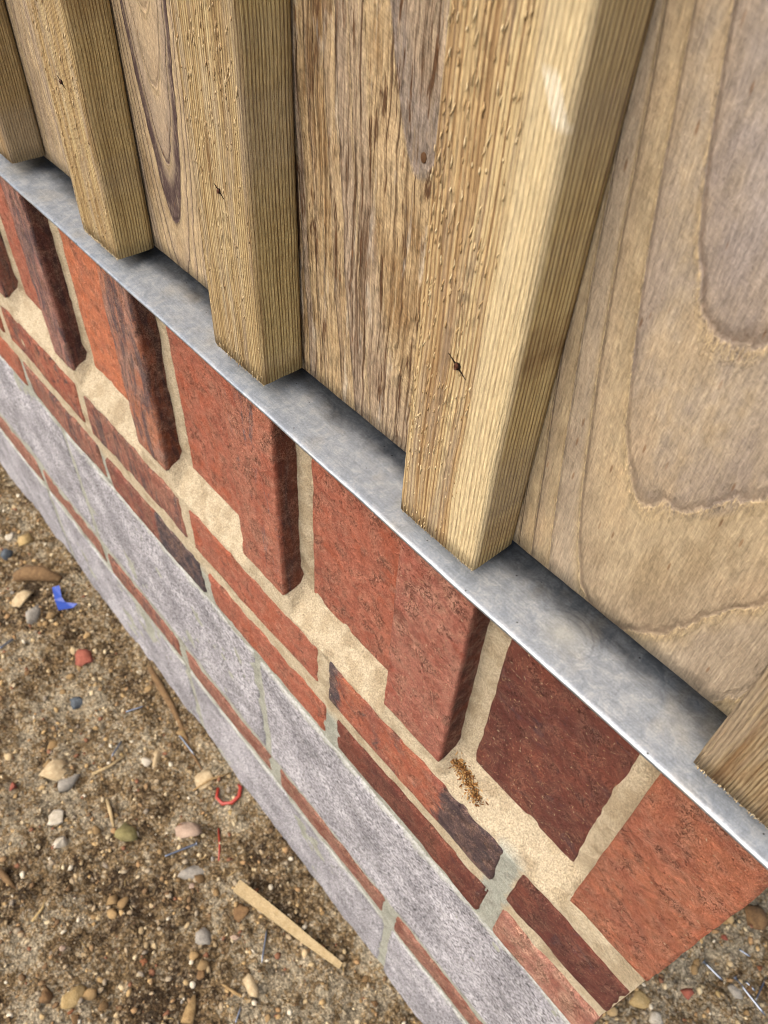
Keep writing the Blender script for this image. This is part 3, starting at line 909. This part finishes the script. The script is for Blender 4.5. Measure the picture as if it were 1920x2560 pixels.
def stone_mesh(size, flat, seed, ang=0.35, sub=ICO2):
    V, F = sub
    r = np.random.default_rng(seed)
    V = V * (1 + 0.6 * fbm(V * 1.6 + r.uniform(0, 40, 3), seed, 3)[:, None])
    # facets: clip with random planes
    for _ in range(12):
        n = r.normal(size=3); n /= np.linalg.norm(n)
        dd = r.uniform(0.38, 0.72)
        k = V @ n
        V = V - np.outer(np.clip(k - dd, 0, None), n)
    V = V * 1.35 * (1 + 0.22 * fbm(V * 2.5, seed, 3)[:, None])
    V = V * np.array([r.uniform(0.85, 1.25), r.uniform(0.7, 1.0), flat])
    return V * size, F

def stone(px, py, wpx, mat, label, flat=0.6, seed=None, name='stone', cat='stone', group=None, sub=ICO2):
    seed = seed if seed is not None else int(px * 7 + py)
    p = un(px, py)
    s = wpx * pixmm(px, py) / 2
    V, F = stone_mesh(s, flat, seed, sub=sub)
    R = rotm(0.2 * math.sin(seed), 0.2 * math.cos(seed), seed * 1.3)
    V = V @ R.T
    o = mesh_obj(name, V, F, MS[mat], None, (p.x, p.y, gz(p.x, p.y) + s * flat * 0.12), smooth=False)
    return tag(o, label, cat, group)

stone(192, 1752, 46, 'slate', 'dark slate grey pebble lying below the blue scrap', 0.6)
stone(66, 1348, 52, 'yellow', 'yellow buff flint above the blue plastic scrap', 0.5)
stone(22, 1342, 24, 'white', 'small bright white pebble near the left photo edge', 0.6)
stone(18, 1386, 34, 'slate', 'bluish dark pebble under the small white pebble at the left edge', 0.6)
stone(48, 1502, 60, 'buff', 'pale buff flint left of the blue plastic scrap', 0.5)
stone(86, 1550, 52, 'grey', 'grey buff lump below left of the blue plastic scrap', 0.6)
stone(140, 1930, 66, 'buff', 'pale flat stone, the largest lump at mid left', 0.45)
stone(172, 1958, 52, 'grey', 'grey rounded stone touching the pale flat stone', 0.6)
stone(312, 2088, 66, 'olive', 'angular olive green stone in the middle of the soil', 0.75)
stone(150, 2108, 52, 'white', 'knobbly white stone left of the olive green stone', 0.6)
stone(140, 2042, 50, 'white', 'whitish crumbly lump above the knobbly white stone', 0.5)
stone(32, 1966, 30, 'red', 'small bright red brick chip at the left edge', 0.6, name='brick_chip', cat='brick chip')
stone(210, 1645, 58, 'red', 'dull red brick fragment half sunk in the soil', 0.35, name='brick_chip', cat='brick chip')
stone(516, 1952, 46, 'buff', 'pale pointed stone beside the red plastic curl', 0.55)
stone(462, 2078, 70, 'pink', 'flat pinkish beige stone above the silver screw', 0.35)
stone(183, 2495, 62, 'yellow', 'rounded ochre pebble pair near the bottom left', 0.5)
stone(118, 2490, 40, 'brown', 'round tan pebble left of the ochre pebble', 0.6)
stone(366, 1900, 38, 'white', 'cream pebble close to the foot of the wall, above the pale stone', 0.6)
stone(388, 1892, 32, 'buff', 'cream buff pebble next to the cream pebble', 0.6)
stone(600, 2285, 48, 'brown', 'dark reddish brown stone beside the wooden wedge', 0.5)
stone(480, 2180, 56, 'grey', 'glassy grey lump below the silver screw', 0.6)
stone(510, 2340, 50, 'grey', 'pale grey pebble left of the wooden wedge', 0.6)
stone(630, 2465, 44, 'buff', 'buff round pebble near the bottom edge', 0.65)
stone(1885, 2300, 80, 'brown', 'flat brown stone beyond the wall corner', 0.25)
stone(1600, 2500, 60, 'yellow', 'ochre rounded stone just beyond the wall corner', 0.5)
stone(1722, 2478, 34, 'red', 'dull red brick chip beyond the wall corner, left of the nails', 0.5, name='brick_chip', cat='brick chip')
stone(1815, 2345, 24, 'red', 'small red brick crumb beyond the wall corner, above the nails', 0.5, name='brick_chip', cat='brick chip')
stone(1640, 2545, 56, 'white', 'white stone at the bottom edge right of the wall corner', 0.5)
stone(1840, 2480, 36, 'grey', 'grey square chip between the nails', 0.5)

# tan twig chunk at left
def tube(path, rads, k=8, flat=1.0):
    path = [Vector(p) for p in path]
    V, F = [], []
    for i, p in enumerate(path):
        t = (path[min(i + 1, len(path) - 1)] - path[max(i - 1, 0)]).normalized()
        s = t.cross(Vector((0, 0, 1)))
        s = s.normalized() if s.length > 1e-6 else Vector((1, 0, 0))
        u = s.cross(t)
        for j in range(k):
            a_ = 2 * math.pi * j / k
            V.append(p + s * math.cos(a_) * rads[i] + u * math.sin(a_) * rads[i] * flat)
    for i in range(len(path) - 1):
        for j in range(k):
            F.append((i * k + j, i * k + (j + 1) % k, (i + 1) * k + (j + 1) % k, (i + 1) * k + j))
    F.append(tuple(range(k))[::-1]); F.append(tuple(range((len(path) - 1) * k, len(path) * k)))
    return V, F
def poly_obj(name, V, F, mat, smooth=True):
    me = bpy.data.meshes.new(name)
    me.from_pydata([tuple(v) for v in V], [], F)
    me.materials.append(mat)
    if smooth:
        for p in me.polygons: p.use_smooth = True
    o = bpy.data.objects.new(name, me); COL.objects.link(o)
    return o
def ground_tube(name, pix, rpx, mat, label, cat, lift=0.6, flat=1.0, group=None, k=8, z_off=0.0):
    pts, rs = [], []
    n = len(pix)
    for i, (px, py) in enumerate(pix):
        p = un(px, py)
        rr = (rpx[i] if isinstance(rpx, (list, tuple)) else rpx) * pixmm(px, py)
        pts.append((p.x, p.y, gz(p.x, p.y) + rr * flat * lift + z_off)); rs.append(rr)
    V, F = tube(pts, rs, k, flat)
    c = Vector(pts[0])
    o = poly_obj(name, [Vector(v) - c for v in V], F, mat)
    o.location = c
    return tag(o, label, cat, group)

M_STEEL = Mat('nail_steel', 0.3, 0.5); M_STEEL.b.inputs['Metallic'].default_value = 1.0
M_STEEL = M_STEEL.out(C('#8f98a6', 0.8))
M_TWIG = stone_mat('twig', '#8c6f43', '#b0925f')
M_BARK = stone_mat('bark', '#6d5233', '#8d6f48')
M_PALEWOOD = stone_mat('pale_wood', '#b49b6c', '#cbb384', '#7d673f')

ground_tube('twig', [(38, 1440), (70, 1436), (110, 1442), (155, 1455)], [13, 20, 20, 9], M_BARK, 'thick tan brown twig stub above the blue plastic scrap', 'twig', 0.5)
ground_tube('root', [(378, 1680), (405, 1728), (432, 1772), (452, 1815), (480, 1880), (505, 1925)], [7, 9, 8, 6, 4, 2], M_BARK, 'curved brown root lying along the foot of the wall', 'root', 0.7)
ground_tube('wood_splinter', [(232, 1938), (270, 1912), (310, 1884)], [4, 4, 3], M_PALEWOOD, 'thin pale wood splinter above the pale flat stone', 'wood splinter', 0.8)
ground_tube('wood_splinter', [(266, 1996), (276, 2030), (284, 2066)], [4, 5, 3], M_PALEWOOD, 'short wood splinter leaning against the olive green stone', 'wood splinter', 1.2)
ground_tube('wood_splinter', [(540, 2450), (590, 2485), (645, 2512)], [3, 4, 2], M_TWIG, 'thin tan splinter below the wooden wedge', 'wood splinter', 0.8)
ground_tube('wood_splinter', [(468, 2560), (478, 2520), (486, 2488)], [16, 14, 4], M_TWIG, 'broad pale splinter poking in at the bottom edge', 'wood splinter', 0.6, 0.5)
ground_tube('wood_splinter', [(480, 1978), (530, 1955), (580, 1935)], [2, 3, 2], M_TWIG, 'hair thin straw lying across the pale pointed stone', 'straw', 3.0)
ground_tube('wood_splinter', [(0, 2180), (18, 2200), (40, 2222)], [9, 8, 3], M_BARK, 'dark wood splinter at the left photo edge', 'wood splinter', 0.7)
ground_tube('wood_splinter', [(84, 2308), (108, 2275), (116, 2250)], [4, 4, 2], MS['yellow'], 'yellowish splinter at the lower left', 'wood splinter', 0.7)

def nail(pix, rpx, label, head=True, thread=False):
    (ax_, ay_), (bx_, by_) = pix
    pa, pb = un(ax_, ay_), un(bx_, by_)
    rr = rpx * 0.72 * pixmm(ax_, ay_)
    za, zb = gz(pa.x, pa.y), gz(pb.x, pb.y)
    zt = max(za, zb) + rr * 1.3
    A, B = Vector((pa.x, pa.y, zt)), Vector((pb.x, pb.y, zt + rr))
    n = 26 if thread else 6
    path = [A.lerp(B, i / n) for i in range(n + 1)]
    if thread:
        rads = [rr * (1.0 if i % 2 else 0.72) for i in range(n)] + [rr * 0.2]
    else:
        rads = [rr] * n + [rr * 0.25]
    V, F = tube(path, rads, 8)
    if head:
        d = (B - A).normalized()
        V2, F2 = tube([A - d * rr * 0.8, A - d * rr * 0.2, A], [rr * 2.0, rr * 2.2, rr * 1.0], 10)
        off = len(V)
        V = V + V2; F = F + [tuple(i + off for i in f) for f in F2]
    o = poly_obj('screw' if thread else 'nail', [v - A for v in V], F, M_STEEL)
    o.location = A
    return tag(o, label, 'screw' if thread else 'nail', None if thread else 'loose steel nails on the soil')
nail([(490, 2110), (412, 2142)], 4.5, 'shiny silver screw lying on the soil above the glassy lump', True, True)
nail([(445, 1835), (488, 1892)], 3.2, 'grey nail near the wall foot above the red plastic curl', False)
nail([(668, 2326), (655, 2412)], 3.2, 'upright lying dark nail left of the wooden wedge tip', False)
nail([(304, 1855), (280, 1894)], 3.5, 'dark short nail beside the thin pale splinter', False)
nail([(36, 1604), (0, 1632)], 4, 'bright nail at the left photo edge', False)
nail([(315, 1782), (362, 1768)], 3.0, 'grey nail right of the slate pebble', False)
nail([(1765, 2402), (1812, 2450)], 4.2, 'uppermost long nail beyond the wall corner', True)
nail([(1840, 2444), (1915, 2540)], 4.2, 'longest steel nail beyond the wall corner, at the bottom right', True)
nail([(1846, 2374), (1874, 2394)], 3.5, 'short shiny nail beyond the wall corner', False)
nail([(1868, 2450), (1892, 2476)], 4.0, 'short grey nail between the longer nails', False)
nail([(1920, 2440), (1893, 2500)], 3.0, 'dark nail crossing the longest nail at the right edge', False)
nail([(590, 2560), (604, 2520)], 3.0, 'nail at the bottom edge of the photo', False)

# wooden wedge off-cut
def wedge():
    lf = [(586, 2236), (640, 2277), (700, 2321), (760, 2366), (808, 2400), (848, 2428)]
    rt = [(602, 2209), (660, 2253), (722, 2303), (782, 2354), (830, 2392), (856, 2414)]
    P = [(un(*a_), un(*b_)) for a_, b_ in zip(lf, rt)]
    z = max(gz(p.x, p.y) for q in P for p in q) + 0.001
    c = P[0][0].copy(); c.z = z
    V, F = [], []
    for i, (a_, b_) in enumerate(P):
        th = 0.009 - 0.0011 * i
        for p in (a_, b_):
            V.append(Vector((p.x, p.y, z)) - c); V.append(Vector((p.x, p.y, z + th)) - c)
    for i in range(len(P) - 1):
        k_ = i * 4
        F += [(k_ + 1, k_ + 5, k_ + 7, k_ + 3), (k_, k_ + 2, k_ + 6, k_ + 4), (k_, k_ + 4, k_ + 5, k_ + 1), (k_ + 2, k_ + 3, k_ + 7, k_ + 6)]
    e = (len(P) - 1) * 4
    F += [(0, 1, 3, 2), (e, e + 2, e + 3, e + 1)]
    o = poly_obj('wooden_wedge', V, F, M_PALEWOOD, False)
    o.location = c
    tag(o, 'long tapered pale wood off-cut wedge lying on the soil', 'wood wedge')
wedge()

# blue plastic scrap
M_BLUE = Mat('blue_plastic', 0.35, 0.5).out(C('#0f3f9e', 0.8))
def scrap():
    pix = [(136, 1482), (156, 1480), (160, 1506), (168, 1516), (198, 1520), (186, 1528), (150, 1534), (142, 1512)]
    pts = [un(*p) for p in pix]
    z = max(gz(p.x, p.y) for p in pts) + 0.003
    lift = [0.006, 0.010, 0.006, 0.002, 0.003, 0.0, 0.0, 0.004]
    c = pts[0].copy(); c.z = z
    n = len(pts)
    top = [Vector((p.x, p.y, z + l)) - c for p, l in zip(pts, lift)]
    bot = [v - Vector((0, 0, 0.0012)) for v in top]
    V = bot + top
    F = [(i, (i + 1) % n, n + (i + 1) % n, n + i) for i in range(n)]
    for q in ((0, 1, 2, 7), (7, 2, 3, 6), (3, 4, 5, 6)):
        F.append(tuple(n + k_ for k_ in q)); F.append(tuple(q[::-1]))
    o = poly_obj('plastic_scrap', V, F, M_BLUE, False)
    o.location = c
    tag(o, 'bright blue scrap of plastic lying on the soil', 'plastic scrap')
scrap()
M_REDP = Mat('red_plastic', 0.35, 0.5).out(C('#a8331f', 0.8))
ground_tube('plastic_curl', [(546, 1972), (542, 1996), (556, 2010), (580, 2008), (598, 1994), (602, 1972), (596, 1962)], [4, 4, 5, 5, 5, 5, 3], M_REDP, 'curled red plastic strip near the foot of the wall', 'plastic strip', 1.2)
ground_tube('plastic_strip', [(544, 2065), (548, 2110), (546, 2150)], [2, 2.5, 2], M_REDP, 'thin straight red plastic thread below the red curl', 'plastic strip', 0.8)

# loose pebbles that can be counted
def on_soil(px, py):
    p = un(px, py)
    return (p.y < -0.012 or p.x > 0.012)
cols = ['buff', 'buff', 'white', 'grey', 'brown', 'brown', 'rust', 'pink', 'buff', 'brown', 'grey', 'yellow']
made = 0
rp = random.Random(5)
while made < 34:
    if made < 27: px, py = rp.uniform(-20, 1000), rp.uniform(1230, 2580)
    else: px, py = rp.uniform(1500, 1930), rp.uniform(2250, 2575)
    p = un(px, py)
    if not (p.y < -0.02 or (p.x > 0.02 and px > 1500)): continue
    pc = rp.choice(cols)
    where = 'beyond the wall corner' if px > 1500 else 'close to the wall foot' if p.y > -0.13 else 'in the upper left corner of the ground' if py < 1900 else 'in the lower left of the photo'
    stone(px, py, rp.uniform(12, 27), pc, f'small {pc} pebble on the bare soil, {where}', rp.uniform(0.56, 0.75), seed=1000 + made, name='pebble', cat='pebble', group='pebbles scattered on the soil', sub=ICO2)
    made += 1

# gravel, crumbs and straw: uncountable
def vcol_mat(name, rough=0.92):
    M = Mat(name, rough, 0.25)
    at = M.n('ShaderNodeAttribute', attribute_name='tint')
    v = M.coord(1000)
    f = M.noise(v, 0.5, 3, 0.7)
    return M.out(M.gain(at.outputs['Color'], M.mr(f, 0.3, 0.7, 0.75, 1.15)), M.bump(f, 0.001, 0.7))
def merged(name, parts, mat, label, cat=None):
    V, F, T, off = [], [], [], 0
    for v, f, c in parts:
        V.append(v); F.append(f + off); T.append(np.repeat(np.array(c)[None], len(v), 0)); off += len(v)
    V, F, T = np.concatenate(V), np.concatenate(F), np.concatenate(T)
    o = mesh_obj(name, V, F, mat, smooth=False)
    at = o.data.color_attributes.new('tint', 'FLOAT_COLOR', 'POINT')
    at.data.foreach_set('color', T.astype(np.float32).ravel())
    return tag(o, label, cat, kind='stuff')
M_VC = vcol_mat('gravel')
pal = [C(c_) for c_ in ('#bda67a', '#d0bc92', '#9a7c55', '#7d6242', '#d8ccb0', '#a8987c', '#8a5e42', '#a98659', '#6b5538', '#bba985', '#b99a66', '#b09b78', '#918470', '#a08a64')]
parts = []
N = 24000
xs = RNG.uniform(-1.65, 0.45, N); ys = RNG.uniform(-0.62, 0.65, N)
ok = (ys < -0.004) | (xs > 0.004)
xs, ys = xs[ok], ys[ok]
hz = ground_height(xs, ys)
sz = 0.0010 + 0.0042 * RNG.random(len(xs)) ** 3.6
for i in range(len(xs)):
    V, F = ICO1
    V = V * (1 + RNG.uniform(-0.3, 0.3, (len(V), 1))) * np.array([1.2, 0.85, 0.65]) * sz[i]
    V = V @ rotm(RNG.uniform(-.6, .6), RNG.uniform(-.6, .6), RNG.uniform(0, 6.3)).T
    parts.append((V + np.array([xs[i], ys[i], hz[i] + sz[i] * 0.25]), F, pal[RNG.integers(len(pal))]))
cl = [C(c_) for c_ in ('#8f7349', '#a88a5a', '#775d3a', '#b99d6c', '#94794f', '#c4ac80')]
NC = 1500
cx, cy = RNG.uniform(-1.6, 0.42, NC), RNG.uniform(-0.6, 0.6, NC)
for x_, y_ in zip(cx, cy):
    if not (y_ < -0.012 or x_ > 0.012): continue
    if vnoise(np.array([[x_ * 9, y_ * 9, 2.0]]), 5)[0] < -0.15: continue
    sz_ = 0.0028 + 0.0065 * RNG.random() ** 2.6
    V, F = ICO2
    V = V * (1 + 0.55 * fbm(V * 1.7 + RNG.uniform(0, 50, 3), 7, 3)[:, None]) * np.array([1.15, 0.9, 0.7]) * sz_
    V = V @ rotm(RNG.uniform(-.8, .8), RNG.uniform(-.8, .8), RNG.uniform(0, 6.3)).T
    parts.append((V + np.array([x_, y_, gz(x_, y_) + sz_ * 0.1]), F, cl[RNG.integers(len(cl))]))
merged('gravel', parts, M_VC, 'fine gravel and crumbs of stone covering the brown soil')

def slivers(n, place, length, width, pals, seed, along=None, lift=(-0.1, 0.25)):
    r = np.random.default_rng(seed)
    out = []
    for i in range(n):
        p, nrm = place(r)
        L = length * r.uniform(0.4, 1.3); W = width * r.uniform(0.6, 1.3)
        t = r.normal(size=3) if along is None else np.array(along) + r.normal(size=3) * 0.06
        t -= nrm * (t @ nrm); t /= np.linalg.norm(t)
        b = np.cross(nrm, t)
        tilt = nrm * L * r.uniform(*lift)
        pts = []
        for sgn, k_ in ((-0.5, 0.6), (0.0, 1.0), (0.5, 0.4)):
            c = p + t * L * sgn + tilt * sgn + b * L * 0.08 * r.normal()
            pts += [c - b * W * k_ / 2, c + b * W * k_ / 2, c + nrm * W * 0.5 * k_]
        F = []
        for a_ in (0, 3):
            for j in range(3):
                F.append((a_ + j, a_ + (j + 1) % 3, a_ + 3 + (j + 1) % 3)); F.append((a_ + j, a_ + 3 + (j + 1) % 3, a_ + 3 + j))
        F += [(0, 2, 1), (6, 7, 8)]
        out.append((np.array(pts), np.array(F), pals[r.integers(len(pals))]))
    return out
up = np.array([0, 0, 1.0])
def soil_place(r):
    while True:
        xx, yy = r.uniform(-1.5, 0.4), r.uniform(-0.6, 0.6)
        if yy < -0.006 or xx > 0.006: break
    return np.array([xx, yy, gz(xx, yy) + 0.0012]), up
strawpal = [C('#c3a66d'), C('#8a6a3e'), C('#a5864f'), C('#6e5230'), C('#d8c59a')]
merged('straw', slivers(420, soil_place, 0.016, 0.0013, strawpal, 3), M_VC, 'thin straw and wood slivers strewn over the soil')

# sawdust heap on the mortar ledge and flecks on the brick faces
M_SAW = vcol_mat('sawdust', 0.9)
sawpal = [C('#a8763a'), C('#8a5a28'), C('#c1924f'), C('#73481f'), C('#d1a868')]
def heap_place(r):
    t = r.random()
    c = np.array([-0.181, 0.0150, -0.010]) * (1 - t) + np.array([-0.150, 0.0085, -0.021]) * t
    p = c + np.array([r.normal() * 0.0035, r.normal() * 0.0028, abs(r.normal()) * 0.0022 + 0.001])
    n = np.array([r.normal() * 0.6, -0.5 + r.normal() * 0.6, 1.0]); n /= np.linalg.norm(n)
    return p, n
merged('sawdust_heap', slivers(520, heap_place, 0.0028, 0.0012, sawpal, 4), M_SAW, 'small heap of brown sawdust on the mortar ledge beside the rose brick')
fn = np.array([0, -1.0, 0])
def fleck_place(r):
    k_ = r.random()
    if k_ < 0.5: return np.array([r.uniform(-0.168, -0.078), 0.0197, r.uniform(0.0, 0.2)]), fn
    if k_ < 0.72: return np.array([r.uniform(-0.243, -0.188), -0.0006, r.uniform(0.0, 0.19)]), fn
    if k_ < 0.86: return np.array([r.uniform(-0.060, -0.002), -0.0006, r.uniform(0.0, 0.2)]), fn
    return np.array([r.uniform(-0.6, -0.002), -0.0006, r.uniform(-0.092, -0.038)]), fn
merged('sawdust_flecks', slivers(520, fleck_place, 0.0017, 0.00035, [C('#d9b88a'), C('#c79a6a'), C('#e5cfa8')], 6), M_SAW, 'tiny pale sawdust flecks clinging to the brick faces')

# splinters lifting from the rough sawn battens and boards
def fibre_part(parent, n, xr, yf, zr, length, width, pals, seed, bias=1.0, lift=(-0.30, -0.06), nrm=(0, -1.0, 0), step=0.0):
    nv = np.array(nrm)
    def place(r):
        xx = xr[0] + (xr[1] - xr[0]) * r.random() ** bias
        if step: xx = round(xx / step) * step + r.normal() * 0.0003
        return np.array([xx, yf, zr[0] + (zr[1] - zr[0]) * r.random()]), nv
    parts = slivers(n, place, length, width, pals, seed, (0.02, 0, 1.0), lift)
    o = merged('torn_fibres', parts, M_SAW, None)
    o.parent = parent
    o.matrix_parent_inverse = (Matrix.Translation(-Vector(clad.location)) @ Matrix.Translation(-parent.location)) if False else Matrix.Translation(-Vector(parent.location))
    o['kind'] = 'stuff'
    return o
fp = [C('#dcc08c'), C('#cfae78'), C('#e6cf9e'), C('#bf9c68')]
fp2 = [C('#cdb182'), C('#d9c092'), C('#b9986a')]
fibre_part(bats[1], 330, (-0.2405, -0.205), BY0 - 0.0001, (BZ, 0.50), 0.0040, 0.0008, fp, 21, 1.5, step=0.0023, lift=(-0.22, -0.05))
fibre_part(bats[2], 420, (-0.4235, -0.372), BY0 - 0.0001, (BZ, 0.46), 0.0040, 0.0008, fp2, 22)
fibre_part(bats[3], 220, (-0.6095, -0.557), BY0 - 0.0001, (BZ, 0.42), 0.0036, 0.0007, fp2, 23)

# pale fuzz on the sawn lower ends
fz = [C('#e0cfa8'), C('#d2bd92'), C('#c4ab80')]
for i in (0, 1, 2, 3):
    z_ = bats[i].location.z
    fibre_part(bats[i], 150, (BAT_R[i] - BAT_W + 0.001, BAT_R[i] - 0.001), BY0 + 0.0004, (z_ - 0.0006, z_ + 0.0012), 0.0018, 0.00045, fz, 40 + i, lift=(-0.2, 0.3))
